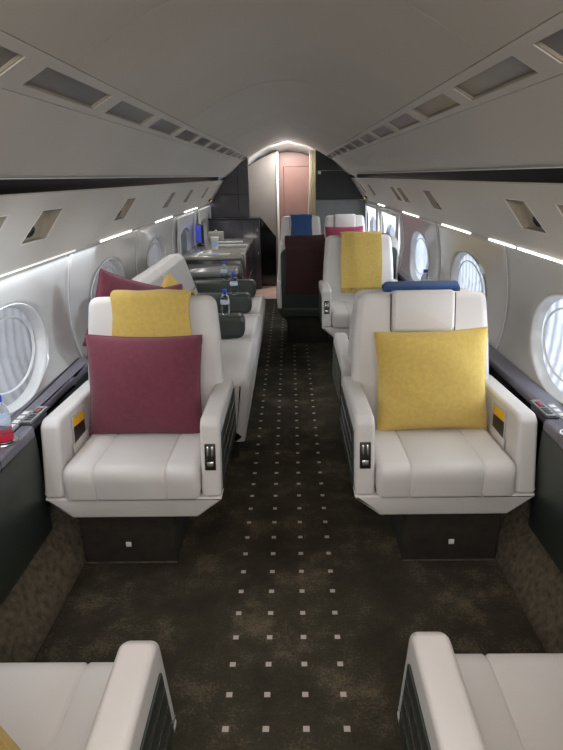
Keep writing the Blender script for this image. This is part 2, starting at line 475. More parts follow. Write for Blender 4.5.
        for f0, f1 in ((.70, .74),):
            ra = [bm.verts.new((s*(wx(z)+.024), y, z)) for y, z in ell(cy+.03, WZ, WA*f0, WH*f0, 72)]
            rb = [bm.verts.new((s*(wx(z)+.016), y, z)) for y, z in ell(cy+.03, WZ, WA*.72, WH*.72, 72)]
            rc = [bm.verts.new((s*(wx(z)+.024), y, z)) for y, z in ell(cy+.03, WZ, WA*f1, WH*f1, 72)]
            for A, Bq in ((ra, rb), (rb, rc)):
                for i in range(72): bm.faces.new((A[i], A[(i+1) % 72], Bq[(i+1) % 72], Bq[i]))
        struct('inner_ring', bm, 'reveal', fr)
        if k >= 3:   # raised emergency-exit surround
            bm = B()
            def fra(y0, z0, y1, z1):
                pr = [(s*(wx(z0)-.002), z0), (s*(wx((z0+z1)/2)-.002), (z0+z1)/2), (s*(wx(z1)-.002), z1)]
                sheet(bm, pr, y0, y1, .02)
            def fr2(y0, z0, y1, z1):
                q = []
                for y, z in ((y0, z0), (y1, z0), (y1, z1), (y0, z1)):
                    q.append((bm.verts.new((s*(wx(z)-.016), y, z)), bm.verts.new((s*(wx(z)+.002), y, z))))
                for i in range(4):
                    a, b = q[i], q[(i+1) % 4]; bm.faces.new((a[0], b[0], b[1], a[1]))
                bm.faces.new([a[0] for a in q]); bm.faces.new([a[1] for a in q])
            fr2(cy-.50, .63, cy-.44, 1.075); fr2(cy+.44, .63, cy+.50, 1.075); fr2(cy-.44, 1.045, cy+.44, 1.075); fr2(cy-.44, .63, cy+.44, .645)
            struct('surround', bm, 'reveal', fr, smooth=False)
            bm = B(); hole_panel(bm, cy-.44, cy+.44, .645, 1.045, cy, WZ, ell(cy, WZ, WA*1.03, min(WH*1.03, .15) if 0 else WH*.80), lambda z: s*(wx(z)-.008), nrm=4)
            struct('daylight_glow' if s > 0 else 'inset_panel', bm, 'daypanel' if s > 0 else 'reveal', fr, ang=60)  # right-hand panels glow in place of daylight on them
    # panel joints between windows
    for k, y in enumerate((2.63, 3.89, 5.16)):
        bm = B(); pr = [(s*(x-.0035), z) for x, z in WALLP]
        sheet(bm, pr, y-.004, y+.004, .004)
        n0 = 13+k+(3 if s > 0 else 0)
        struct(f'trim_{n0}', bm, 'reveal')

# floor and carpeted kick boards
bm = B(); box(bm, -.95, -.7, -.06, .95, 6.85, 0, .001); struct('floor', bm, 'carpet')
bm = B(); box(bm, -1.1, 6.85, -.06, 1.1, 9.3, 0.001, .001); struct('floor_entry_lit', bm, 'entry')  # nearest stretch is carpet, its vestibule light put into the pink colour
bm = B(); box(bm, -.75, 7.93, -.01, .75, 7.955, .005, .002); struct('trim_20', bm, 'chrome')
for s, sn in ((-1, 'left'), (1, 'right')):
    bm = B(); n = [(.802, 0.0), (.80, .012), (.825, .05), (.862, .115), (.90, .175), (.90, .19), (1.0, .19), (1.0, 0)]
    ext(bm, [(s*x, z) for x, z in n], -.7, 7.42, .001, 'y', seg=1)
    struct('baseboard_'+sn, bm, 'kick', ang=50)

# ------------------------------------------------------------------ side consoles
def console(s, sn):
    t = thing('side_console', f'slate topped side console with dark green panels under the {sn} windows', 'console', (s*.95, 1.0, 0))
    inv = Matrix.Translation((-s*.95, -1.0, 0))
    X = lambda v: s*v
    bm = B()
    lp = [(X(1.012), -.7), (X(.880), -.7), (X(.880), 1.775), (X(.905), 1.81), (X(.905), 1.94), (X(.930), 1.98), (X(.930), 4.2 if s > 0 else 2.3), (X(.957 if s > 0 else .930), 4.3 if s > 0 else 2.5), (X(.957), 7.35 if s > 0 else 2.58), (X(1.012), 7.35 if s > 0 else 2.58)]
    ext(bm, rp(lp, [.001, .01, .02, .02, .01, .02, .01, .01, .005, .001], 4), .575, .613, .010, 'z', seg=3, xf=inv)
    obj('ledge_top', bm, 'ledge', t)
    bm = B(); box(bm, min(X(.884), X(1.0)), -.7, .188, max(X(.884), X(1.0)), 1.79, .576, .006, inv); obj('side_panel', bm, 'green_side', t)
    bm = B(); box(bm, min(X(.962), X(1.0)), 1.792, .188, max(X(.962), X(1.0)), 7.35 if s > 0 else 2.58, .576, .004, inv); obj('rear_panel', bm, 'black', t)
    for a in (.42, 1.53):
        bm = B(); box(bm, min(X(.8795), X(1.0)), a, .576, max(X(.8795), X(1.0)), a+.003, .6135, .001, inv); obj('joint', bm, 'black', t)
    # cup holder
    c = (s*.925-s*.95, 1.66-1.0, .6135)
    bm = B(); lathe(bm, [(.030, 0), (.043, 0), (.044, .003), (.040, .006), (.036, .005), (.034, .001)], c, 28); obj('cup_holder', bm, 'chrome', t)
    # handset cradle and label plate
    bm = B(); xf = inv @ Matrix.Translation((s*.918, 1.875, .612))
    box(bm, -.024, -.085, 0, .024, .085, .006, .008, xf); o = obj('handset', bm, 'black', t)
    bm = B(); box(bm, -.018, -.074, .0055, .018, .074, .010, .006, xf); obj('keypad_frame', bm, 'greytop', o)
    bm = B(); box(bm, -.010, .005, .0095, .010, .05, .012, .002, xf); dd = obj('display', bm, 'black', o)
    bm = B(); box(bm, -.006, .014, .0115, .006, .040, .0126, .0004, xf); obj('digits', bm, 'redprint', o)
    bm = B()
    for q in range(3): box(bm, -.012, -.06+q*.02, .0095, .012, -.047+q*.02, .012, .002, xf)
    obj('keys', bm, 'black', o)
    xf = inv @ Matrix.Translation((s*.962, 1.84, .6125))
    bm = B(); box(bm, -.018, -.085, 0, .018, .085, .003, .003, xf); o = obj('switch_plate', bm, 'greytop', t)
    bm = B()
    for q in range(4): box(bm, -.011, -.07+q*.038, .0025, .011, -.045+q*.038, .005, .002, xf)
    obj('switches', bm, 'white', o)
    return t
console(-1, 'left'); console(1, 'right')

# ------------------------------------------------------------------ club seats
RECL = math.radians(11)
def seat(name_label, loc, face, aisle, ped=0, ctrl=True, group='club seats', headrest=True, hw=.32, aw=.071, bw=.276, zs=1, cf=0):
    """face=0 looks towards -Y. aisle = +1/-1 world side of the aisle"""
    t = thing('club_seat', name_label, 'seat', loc, face, group)
    t.scale.z = zs
    a = aisle if face == 0 else -aisle          # local side of the aisle
    # pedestal
    bm = B(); px = -a*ped
    ext(bm, rp([(px-.18, -.235), (px+.18, -.235), (px+.18, .22), (px-.18, .22)], .012, 3), 0, .268, .006, 'z', seg=2); p = obj('pedestal', bm, 'basecarpet', t)
    bm = B(); box(bm, px-.181, -.2385, .004, px+.181, -.2345, .011, .001)
    obj('carpet_edge', bm, 'kick', p)
    bm = B(); box(bm, px-.0105, -.2395, .082, px+.0105, -.2355, .103, .003); lb = obj('latch_button', bm, 'white', p)
    # fascia with chamfered lower corners
    ck = hw-.228 if hw > .3 else .03
    fp = [(-hw+ck, .255), (hw-ck, .255), (hw, .326), (hw, .338), (-hw, .338), (-hw, .326)]
    bm = B(); ext(bm, rp(fp, [.01, .01, .008, .004, .004, .008], 3), -.305, -.20, .010, 'y'); obj('front_fascia', bm, 'leather', t)
    bm = B(); ext(bm, rp([(x*.985, z) for x, z in fp], .003, 3), -.20, .25, .008, 'y'); obj('seat_pan', bm, 'green_side', t)
    # cushion in three sewn panels
    cp = [(-.318-cf, .334), (-.322-cf, .455), (.16, .440), (.16, .335)]
    cr = []
    for y, z in rp(cp, [.012, .048, .02, .01], 8): cr.append((y, z+.020*max(0, 1-((y+.06)/.27)**2) if z > .43 else z))
    bm = B(); ext(bm, cr, -hw+aw+.003, hw-aw-.003, .028, 'x', grooves=((-.128, .006, .007), (.128, .006, .007)), seg=6); obj('seat_cushion', bm, 'leather', t)
    # armrests
    for sd in (-1, 1):
        x0, x1 = (hw-aw, hw) if sd > 0 else (-hw, -hw+aw)
        ap = [(-.306, .341), (-.252, .598), (-.225, .618), (.27, .600), (.27, .341)]
        bm = B(); ext(bm, rp(ap, [.008, .03, .03, .05, .01], 5), x0, x1, .016, 'x', seg=5); ar = obj('armrest', bm, 'leather', t)
        xo = sd*(hw+.0005)
        sp = [(-.262, .345), (-.222, .553), (.258, .548), (.258, .345)]
        bm = B(); ext(bm, rp(sp, .01, 3), min(xo, xo+sd*.004), max(xo, xo+sd*.004), .001, 'x', seg=1); obj('side_panel', bm, 'green_side', ar)
        bm = B()
        for q in range(3):
            zz = .40+.055*q; tube(bm, [(xo+sd*.005, -.245+.012*q, zz), (xo+sd*.005, .25, zz-.004)], .0022, 6)
        obj('trim_strip', bm, 'chrome', ar)
        # front face plane: from (-.303,.368) to (-.252,.598)
        R = Matrix.Translation(((x0+x1)/2-sd*.0, -.2775, .483)) @ Matrix.Rotation(-math.atan2(.051, .23), 4, 'X')
        if sd == a and ctrl:
            bm = B(); box(bm, -.0195, -.0045, -.046, .0195, .004, .050, .003, R); k = obj('control_panel', bm, 'black', ar)
            bm = B()
            for bx in (-.012, .004): box(bm, bx, -.0075, -.006, bx+.008, -.004, .042, .002, R)
            box(bm, -.012, -.0075, -.036, .012, -.004, -.014, .002, R)
            obj('levers', bm, 'chrome', ar)
        if sd == -a and ctrl:
            xi = sd*(hw-aw-.0005)
            bm = B(); box(bm, min(xi-sd*.005, xi-sd*.008), -.17, .44, max(xi-sd*.005, xi-sd*.008), -.02, .485, .001); obj('literature_pocket', bm, 'leather', ar)
    # backrest, tilted about its foot
    R = Matrix.Translation((0, .115, .42)) @ Matrix.Rotation(-RECL, 4, 'X')
    bp = [(-bw+.02, -.03), (bw-.02, -.03), (bw+.016, .10), (bw+.004, .35), (bw-.014, .556), (-bw+.014, .556), (-bw-.004, .35), (-bw-.016, .10)]
    bm = B(); ext(bm, rp(bp, [.02, .02, .05, .2, .05, .05, .2, .05], 7), 0, .105, .032, 'y', grooves=((.062, .006, .010),), seg=6, xf=R)
    bk = obj('backrest', bm, 'leather', t)
    if headrest:
        bm = B(); ext(bm, rp(rect(-.128, .392, .128, .563), .024, 5), -.020, .07, .018, 'y', seg=5, xf=R); obj('headrest', bm, 'leather', t)
        bm = B()
        pth = [R @ Vector((x, -.0005, z)) for x, z in ((-.131, .55), (-.131, .40), (-.12, .388), (.12, .388), (.131, .40), (.131, .55))]
        tube(bm, pth, .003, 6); obj('headrest_piping', bm, 'leather_dark_seam', bk)
    shp = [(-bw+.06, -.20), (bw-.06, -.20), (bw-.018, -.12), (bw-.018, .49), (-bw+.018, .49), (-bw+.018, -.12)]
    bm = B(); ext(bm, rp(shp, [.03, .03, .03, .06, .06, .03], 6), .100, .128, .010, 'y', seg=4, xf=R); sh = obj('back_shell', bm, 'green', t)
    bm = B(); ext(bm, rp([(-bw+.03, -.085), (bw-.03, -.085), (bw-.03, -.095), (-bw+.03, -.095)], .002, 2), .1265, .1295, .001, 'y', seg=1, xf=R); obj('shell_seam', bm, 'black', sh)
    return t

seat('cream leather seat with maroon pillow and yellow throw, front left', (-.558, 2.06, 0), 0, 1, .06)
seat('cream leather seat with yellow pillow and bare headrest, front right', (.56, 2.06, 0), 0, -1, .06)
seat('cream seat facing away, back to back behind the yellow pillow seat', (.578, 2.81, 0), PI, -1, .06, zs=.962)
seat('cream seat with fringed yellow throw over its back, facing the camera', (.575, 4.43, 0), 0, -1, .06)
seat('aisle seat seen from its dark green back with a wine throw on it', (.165, 5.10, 0), PI, -1, 0, ctrl=False, zs=.962, hw=.262, aw=.04, bw=.244)
seat('window seat facing away, hidden behind the fringed yellow throw', (.695, 5.12, 0), PI, -1, 0, ctrl=False, zs=.962, hw=.254, aw=.04, bw=.244)
seat('far aisle seat with a blue throw over its headrest', (.155, 6.85, 0), 0, -1, 0, ctrl=False, hw=.254, aw=.04, bw=.244)
seat('far window seat with headrest and a rose pillow, by the dark bulkhead', (.69, 6.85, 0), 0, -1, 0, ctrl=False, hw=.254, aw=.04, bw=.244)
seat('cream seat at lower left edge seen from behind, yellow pillow on it', (-.555, .582, 0), PI, 1, .06, cf=.04)
seat('cream seat at lower right edge seen from behind, nothing on it', (.555, .60, 0), PI, -1, .06, cf=.04)

# ------------------------------------------------------------------ pillows and throws
def pillow_bm(w, h, th, seed=0, n=28):
    rnd = random.Random(seed); ph = [rnd.uniform(0, 6.28) for _ in range(6)]
    bm = B(); top = {}; bot = {}
    for i in range(n+1):
        for j in range(n+1):
            u = -1+2*i/n; v = -1+2*j/n
            u2 = math.sin(u*PI/2)*.35+u*.65; v2 = math.sin(v*PI/2)*.35+v*.65
            x = w/2*u2*(1-.055*(1-v2*v2)); z = h/2*v2*(1-.055*(1-u2*u2))
            e = max(0, (1-abs(u2)**2.4)*(1-abs(v2)**2.4))
            d = th/2*e**.5
            wr = .0035*math.sin(u2*5+ph[0]+v2*2)*math.sin(v2*4+ph[1])*e+.0025*math.sin(9*(u2+v2)+ph[2])*e*(1-e)
            edge = i in (0, n) or j in (0, n)
            top[i, j] = bm.verts.new((x, -d-wr-.003, z))
            bot[i, j] = bm.verts.new((x, d+.003, z))
    for i in range(n):
        for j in range(n):
            bm.faces.new((top[i, j], top[i+1, j], top[i+1, j+1], top[i, j+1]))
            bm.faces.new((bot[i, j], bot[i, j+1], bot[i+1, j+1], bot[i+1, j]))
    rim = [(i, 0) for i in range(n)]+[(n, j) for j in range(n)]+[(i, n) for i in range(n, 0, -1)]+[(0, j) for j in range(n, 0, -1)]
    for k in range(len(rim)):
        a, b = rim[k], rim[(k+1) % len(rim)]
        bm.faces.new((top[a], bot[a], bot[b], top[b]))
    return bm
def pillow(m, w, h, th, loc, rot, label, seed=0, group=None):
    o = obj('throw_pillow', pillow_bm(w, h, th, seed), m, ang=80); o.location = loc; o.rotation_euler = rot
    tag(o, label, 'pillow', group)
    bm = B(); pts = []
    N = 24
    def edge(u2, v2): return (w/2*u2*(1-.055*(1-v2*v2)), 0, h/2*v2*(1-.055*(1-u2*u2)))
    for k in range(N): pts.append(edge(-1+2*k/N, -1))
    for k in range(N): pts.append(edge(1, -1+2*k/N))
    for k in range(N): pts.append(edge(1-2*k/N, 1))
    for k in range(N+1): pts.append(edge(-1, 1-2*k/N))
    tube(bm, pts, .0035, 6); obj('seam_piping', bm, m, o)
    return o
pillow('maroon', .462, .408, .15, (-.566, 2.10, .640), (-.20, .02, 0), 'maroon square pillow leaning on the front left cream seat', 1)
pillow('yellow', .440, .405, .15, (.572, 2.10, .645), (-.20, -.03, 0), 'yellow square pillow leaning on the front right cream seat', 2)
pillow('pink', .46, .40, .13, (.675, 6.925, .64), (-.2, 0, 0), 'rose pillow leaning on the far window seat below its headrest', 3)
pillow('yellow', .42, .40, .13, (-.560, .560, .608), (-.30, .02, PI), 'yellow pillow on the seat at the lower left corner of the photo', 4)

def drape(path, x0, x1, m, loc, face, label, fringe=False, th=.010, seed=0, zs=1, name='throw_blanket', cat='blanket'):
    """cloth ribbon that follows a path of (y,z) points in seat space"""
    P = [Vector(p) for p in path]; Q = []
    for i in range(len(P)-1):
        for k in range(6): Q.append(P[i].lerp(P[i+1], k/6))
    Q.append(P[-1])
    for _ in range(4): Q = [Q[0]]+[(Q[i-1]+Q[i]*2+Q[i+1])/4 for i in range(1, len(Q)-1)]+[Q[-1]]
    rnd = random.Random(seed); ph = rnd.uniform(0, 6)
    bm = B(); nx = 20; g = []
    for i, q in enumerate(Q):
        t = (Q[min(i+1, len(Q)-1)]-Q[max(i-1, 0)]).normalized(); nn = Vector((t.y, -t.x))
        row = []
        for k in range(nx+1):
            u = k/nx; wv = .0022*math.sin(u*11+ph+i*.13)
            x = x0+(x1-x0)*u+.004*math.sin(i*.35+ph)*(1 if u > .5 else -1)
            p = q+nn*wv
            row.append((bm.verts.new((x, p.x-nn.x*th/2, p.y-nn.y*th/2)), bm.verts.new((x, p.x+nn.x*th/2, p.y+nn.y*th/2))))
        g.append(row)
    for A, Bq in zip(g, g[1:]):
        for k in range(nx):
            bm.faces.new((A[k][0], A[k+1][0], Bq[k+1][0], Bq[k][0])); bm.faces.new((A[k][1], A[k+1][1], Bq[k+1][1], Bq[k][1]))
        for k in (0, nx): bm.faces.new((A[k][0], A[k][1], Bq[k][1], Bq[k][0]))
    for row in (g[0], g[-1]):
        for k in range(nx): bm.faces.new((row[k][0], row[k+1][0], row[k+1][1], row[k][1]))
    o = obj(name, bm, m, ang=60); o.location = loc; o.scale.z = zs; o.rotation_euler = (0, 0, face)
    tag(o, label, cat)
    if fringe:
        bm = B(); q = Q[0]; n = 54
        for k in range(n):
            x = x0+(x1-x0)*(k+.5)/n
            tube(bm, [(x, q.x, q.y+.004), (x+rnd.uniform(-.003, .003), q.x-.003, q.y-.02), (x+rnd.uniform(-.006, .006), q.x-.004, q.y-.042)], .0036, 5)
        f = obj('fringe', bm, m, o)
    return o
# positions along the tilted back (seat space): front face and rear face
def bf(h, d=0):   # point at height h along the back, d in front of the headrest face
    R = Matrix.Rotation(-RECL, 4, 'X'); v = R @ Vector((0, -d, h)); return (v.y+.115, v.z+.42)
def br(h, d=0):
    R = Matrix.Rotation(-RECL, 4, 'X'); v = R @ Vector((0, .130+d, h)); return (v.y+.115, v.z+.42)
over = lambda lo, back, d=.026: [bf(lo, d), bf((lo+.5)/2, d), bf(.50, d), bf(.560, d-.004), bf(.578, -.02), bf(.574, -.06), bf(.566, -.11), br(.50, .012), br((.5+back)/2, .010), br(back, .010)]
drape(over(.36, .10), -.162, .158, 'yellow', (-.55, 2.06, 0), 0, 'yellow throw hung over the top of the front left seat back', seed=1)
drape(over(.135, .25), -.145, .180, 'yellow', (.575, 4.43, 0), 0, 'yellow throw with fringed hem over the seat back behind the front right seats', fringe=True, seed=2)
drape(over(.35, .08), -.145, .185, 'darkmaroon', (.165, 5.10, 0), PI, 'dark wine throw hanging down the green back of the aisle seat', seed=3, zs=.962)
drape(over(.30, .2), -.125, .130, 'blue', (.16, 6.85, 0), 0, 'blue throw over the headrest of the far aisle seat', seed=4)
drape([br(.46, .012), br(.52, .012), bf(.572, -.10), bf(.578, -.05), bf(.578, 0), bf(.56, .03), bf(.46, .03)], -.16, -.02, 'blue', (.70, 5.12, 0), PI, 'blue throw on the hidden window seat, its top edge just showing', seed=5, zs=.962)
# rolled blue throw on top of the back-to-back seat
bm = B(); prof = rp([(-.045, -.024), (.045, -.024), (.05, .012), (.0, .030), (-.05, .012)], .018, 5)
ext(bm, prof, -.167, .167, .018, 'x', seg=5)
o = obj('throw_blanket', bm, 'blue'); o.location = (.600, 2.505, .940)
tag(o, 'folded blue throw lying on top of the seat back behind the bare headrest', 'blanket')
bm = B(); tube(bm, [(-.169+.0*k, .012*math.cos(k*.9)*(1-k/14), .004+.010*math.sin(k*.9)*(1-k/14)) for k in range(13)], .004, 6); obj('rolled_edge', bm, 'blue', o)

# safety cards in the seat pockets
for sx, lab in ((-1, 'safety card with a yellow and dark print in the front left seat pocket'), (1, 'safety card with a yellow and dark print in the front right seat pocket')):
    t = thing('safety_card', lab, 'card', (sx*.8035 if sx < 0 else .8055, 1.965, .47), 0, None)
    xf = Matrix.Rotation(-.10, 4, 'X')
    bm = B(); box(bm, -.002, -.062, 0, .002, .062, .115, .001, xf); obj('card', bm, 'paper', t)
    f = -sx*.0035
    bm = B()
    box(bm, min(f, f*.3), -.055, .070, max(f, f*.3), .055, .105, .0008, xf); obj('yellow_print', bm, 'cardyellow', t)
    bm = B(); box(bm, min(f, f*.3), -.055, .004, max(f, f*.3), .055, .070, .0008, xf); obj('dark_print', bm, 'carddark', t)

# ------------------------------------------------------------------ divan along the left wall
dv = thing('divan', 'cream three-place divan along the left wall with dark green armrests', 'sofa', (-.6, 3.75, 0))
inv = Matrix.Translation((.6, -3.75, 0))
ys = [2.68, 3.42, 4.10, 4.86]
for a, b in zip(ys, ys[1:]):
    pr = [(-.235, .085), (-.195, .40), (-.215, .455), (-.66, .435), (-.66, .085)]
    bm = B(); ext(bm, rp(pr, [.01, .06, .06, .02, .01], 7), a+.006, b-.006, .045, 'y', seg=7, xf=inv); obj('seat_cushion', bm, 'leather', dv)
bm = B(); ext(bm, rect(-.95, .0, -.27, .085), 2.70, 4.84, .005, 'y', seg=1, xf=inv); obj('plinth', bm, 'basecarpet', dv)
for a, b in ((2.84, 3.62), (3.625, 4.42)):
    pr = [(-.655, .40), (-.80, .845), (-.84, .875), (-.93, .865), (-.93, .40)]
    bm = B(); ext(bm, rp(pr, [.02, .04, .03, .03, .02], 6), a, b, .03, 'y', grooves=(), seg=6, xf=inv); bb = obj('back_cushion', bm, 'leather', dv)
    bm = B(); tube(bm, [inv @ Vector((-.722+.004, a+.02, .62)), inv @ Vector((-.722+.004, b-.02, .62))], .003, 6); obj('seam', bm, 'leather_dark_seam', bb)
for y in (3.44, 4.12, 4.70):
    pr = rp(rect(-.80, .452, -.275, .60), [.02, .05, .05, .02], 6)
    bm = B(); ext(bm, pr, y, y+.12, .03, 'y', seg=5, xf=inv); obj('armrest', bm, 'green', dv)
bm = B(); ext(bm, rp(rect(-.90, .09, -.31, .47), .04, 5), 2.585, 2.665, .02, 'y', seg=4, xf=inv); obj('end_panel', bm, 'green', dv)

pillow('maroon', .36, .36, .10, (-.785, 2.66, .80), (0, math.radians(22), math.radians(48)), 'maroon pillow tilted on its corner against the left wall behind the front left seat', 5)
pillow('maroon', .40, .40, .11, (-.72, 2.86, .685), (math.radians(-8), math.radians(-5), math.radians(10)), 'maroon pillow upright on the divan, its top edge beside the yellow throw', 6)
pillow('yellow', .36, .36, .10, (-.625, 3.04, .685), (math.radians(-6), math.radians(44), math.radians(40)), 'yellow pillow standing on its corner on the divan', 7)

# water bottles
def bottle(loc, label):
    t = thing('water_bottle', label, 'bottle', loc, 0, 'small water bottles')
    bm = B(); lathe(bm, [(.024, 0), (.028, .004), (.028, .05), (.0265, .056), (.028, .062), (.028, .10), (.022, .118), (.0125, .130), (.0125, .140)], (0, 0, 0), 24); obj('body', bm, 'bottle', t)
    bm = B(); lathe(bm, [(.0286, .066), (.0290, .067), (.0290, .086), (.0286, .087)], (0, 0, 0), 24); obj('wrapper', bm, 'water_label', t)
    bm = B(); lathe(bm, [(.0145, .138), (.0150, .141), (.0150, .157), (.0135, .160)], (0, 0, 0), 20); obj('cap', bm, 'cap', t)
    return t
b0 = bottle((-.395, 3.50, .6005), 'water bottle with blue cap on the nearest divan armrest')
def bcopy(loc, label):
    c = copy_tree(b0); c.location = loc; c['label'] = label; return c
bcopy((-.40, 4.15, .6005), 'water bottle with blue cap on the middle divan armrest')
bcopy((-.535, 4.74, .6005), 'water bottle with blue cap on the farthest divan armrest')
bl = bcopy((-.925, 1.66, .618), 'water bottle in the left console cup holder, cut by the frame')
brt = bcopy((.935, 1.66, .618), 'water bottle in the right console cup holder, cut by the frame')
bcopy((.985, 4.05, .6135), 'water bottle with blue cap on the right ledge at the third window')

# ------------------------------------------------------------------ credenza, monitor and what stands on it
t = thing('credenza', 'low credenza with pale top and dark veneer side beyond the divan', 'cabinet', (-.72, 5.7, 0)); inv = Matrix.Translation((.72, -5.7, 0))
bm = B(); box(bm, -1.0, 5.34, .0, -.44, 6.9, .69, .008, inv); obj('body', bm, 'wood_dark', t)
bm = B(); box(bm, -1.02, 5.32, .69, -.42, 6.92, .725, .012, inv); obj('top', bm, 'tabletop', t)
bm = B(); box(bm, -1.0, 4.90, .0, -.46, 5.335, .60, .008, inv); obj('near_body', bm, 'wood_dark', t)
bm = B(); box(bm, -1.0, 4.87, .60, -.44, 5.32, .66, .025, inv); obj('near_top', bm, 'greytop', t)
bm = B(); box(bm, -.442, 5.34, .35, -.437, 6.88, .356, .001, inv); obj('door_joint', bm, 'black', t)
tm = thing('monitor', 'blue lit monitor standing on the credenza by the far left windows', 'monitor', (-.955, 6.22, .726), math.radians(-68))
bm = B(); box(bm, -.15, -.012, .03, .15, .012, .23, .008); obj('housing', bm, 'black', tm)
bm = B(); box(bm, -.14, -.0145, .04, .14, -.0115, .22, .001); obj('screen', bm, 'screen', tm)
bm = B(); box(bm, -.05, -.035, 0, .05, .035, .012, .004); box(bm, -.015, -.008, .01, .015, .012, .05, .003); obj('stand', bm, 'black', tm)
t = thing('paper_cup', 'white paper cup with a printed sleeve on the credenza top', 'cup', (-.745, 5.85, .7255))
bm = B(); lathe(bm, [(.030, 0), (.031, .003), (.040, .12), (.042, .124), (.040, .126), (.037, .12)], (0, 0, 0), 24); obj('cup', bm, 'white', t)
bm = B(); lathe(bm, [(.0336, .03), (.0386, .09), (.0383, .09)], (0, 0, 0), 24); obj('sleeve', bm, 'water_label', t)
bm = B(); box(bm, -.085, -.05, 0, .085, .05, .10, .006); o = obj('tissue_box', bm, 'greycloth'); o.location = (-.84, 6.72, .7255)
tag(o, 'grey box standing at the far end of the credenza', 'box'); bm = B()
lathe(bm, [(.015, .099), (.02, .108), (.01, .12), (.003, .124)], (0, 0, 0), 10); obj('tissue', bm, 'paper', o)
for i, (x, y, w, d, h, rz, lab) in enumerate(((-.70, 5.44, .30, .14, .006, .05, 'white printed leaflet at the near edge of the credenza top'), (-.60, 6.05, .34, .12, .022, -.04, 'white folded booklet across the middle of the credenza top'), (-.66, 6.45, .30, .14, .014, .02, 'pale magazine lying near the grey box on the credenza'))):
    t = thing('booklet', lab, 'papers', (x, y, .7255), rz)
    bm = B(); box(bm, -w/2, -d/2, 0, w/2, d/2, h, .002); obj('pages', bm, 'paper', t)
    bm = B(); box(bm, -w*.1, -d*.2, h-.0005, w*.12, d*.2, h+.001, .0005); obj('print', bm, 'cap' if i == 0 else 'water_label', t)
bm = B(); vs = [bm.verts.new(p) for p in ((-.03, -.07, .002), (.004, -.07, .002), (.004, .07, .002), (-.03, .07, .002))]; bm.faces.new(vs)
v2 = [bm.verts.new(p) for p in ((.006, -.07, -.02), (.006, .0, -.14), (.006, .07, -.02))]
bm.faces.new((vs[1], v2[0], v2[2], vs[2])); bm.faces.new(v2)
o = obj('napkin', bm, 'paper', smooth=False); o.location = (-.422, 5.46, .725); sm = o.modifiers.new('t', 'SOLIDIFY'); sm.thickness = .003; sm.offset = 1
tag(o, 'white napkin hanging in a point over the credenza edge', 'napkin')

# ------------------------------------------------------------------ far bulkheads, closet, curtain, entry
t = thing('low_cabinet', 'graphite low cabinet across the left of the aisle at the far end', 'cabinet', (-.68, 7.6, 0)); inv = Matrix.Translation((.68, -7.6, 0))
bm = B(); box(bm, -1.02, 7.48, 0, -.37, 7.74, .905, .006, inv); obj('body', bm, 'closet', t)
bm = B(); box(bm, -1.03, 7.465, .905, -.355, 7.745, .925, .006, inv); obj('top', bm, 'wood_dark', t)
bm = B()
for x in (-.60, -.45): box(bm, x, 7.4755, .05, x+.004, 7.4805, .89, .0005, inv)
obj('door_joints', bm, 'black', t)
bm = B()
for z in (.42, .72): box(bm, -.40, 7.468, z, -.388, 7.48, z+.07, .002, inv)
obj('latches', bm, 'chrome', t)
bm = B(); ext(bm, [(-.37, .001), (-.165, .001), (-.165, .66), (-.37, .92)], 7.70, 7.735, .003, 'y', seg=1, xf=inv); obj('shaded_wall_sheet', bm, 'blackgloss', t)  # black sheet added for the shaded wall beyond the cabinet
t = thing('tall_closet', 'dark graphite closet reaching the ceiling behind the left windows', 'closet', (-.75, 7.66, .975)); inv = Matrix.Translation((.75, -7.66, -.975))
arch = [(-1.05, .927), (-.50, .927), (-.50, 1.655), (-.57, 1.615), (-.66, 1.535), (-.80, 1.43), (-.86, 1.39), (-1.05, 1.11)]
bm = B(); ext(bm, arch, 7.60, 7.745, .003, 'y', seg=1, xf=inv); obj('body', bm, 'closet', t)
bm = B(); box(bm, -.98, 7.596, 1.205, -.505, 7.60, 1.212, .001, inv); box(bm, -.64, 7.596, .98, -.634, 7.60, 1.50, .001, inv); obj('door_joints', bm, 'black', t)
# right bulkhead: dark upper part, paler lower part
bm = B(); up = [(.365, 1.12), (1.04, 1.12), (.86, 1.40), (.80, 1.43), (.66, 1.535), (.57, 1.612), (.46, 1.69), (.365, 1.735)]
ext(bm, up, 7.68, 7.745, .002, 'y', seg=1); wb = struct('wall_back', bm, 'bulk', ang=20)
bm = B(); box(bm, .37, 7.676, 1.475, .80, 7.68, 1.478, .0005); o = obj('joint', bm, 'chrome', wb)
bm = B(); box(bm, .39, 7.672, 1.435, .43, 7.68, 1.472, .003); o = obj('switch_plate', bm, 'white'); tag(o, 'small white switch plate on the dark far bulkhead', 'switch')
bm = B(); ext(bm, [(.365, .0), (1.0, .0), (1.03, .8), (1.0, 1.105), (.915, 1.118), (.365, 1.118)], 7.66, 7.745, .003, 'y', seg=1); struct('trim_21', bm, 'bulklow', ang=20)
m = M['curtain']; nt = m.node_tree; pb = nt.nodes['Principled BSDF']; tr = nt.nodes.new('ShaderNodeBsdfTranslucent'); tr.inputs['Color'].default_value = lin((245, 241, 228))+(1,)
mixn = nt.nodes.new('ShaderNodeMixShader'); mixn.inputs[0].default_value = .55
nt.links.new(pb.outputs[0], mixn.inputs[1]); nt.links.new(tr.outputs[0], mixn.inputs[2]); nt.links.new(mixn.outputs[0], nt.nodes['Material Output'].inputs['Surface'])
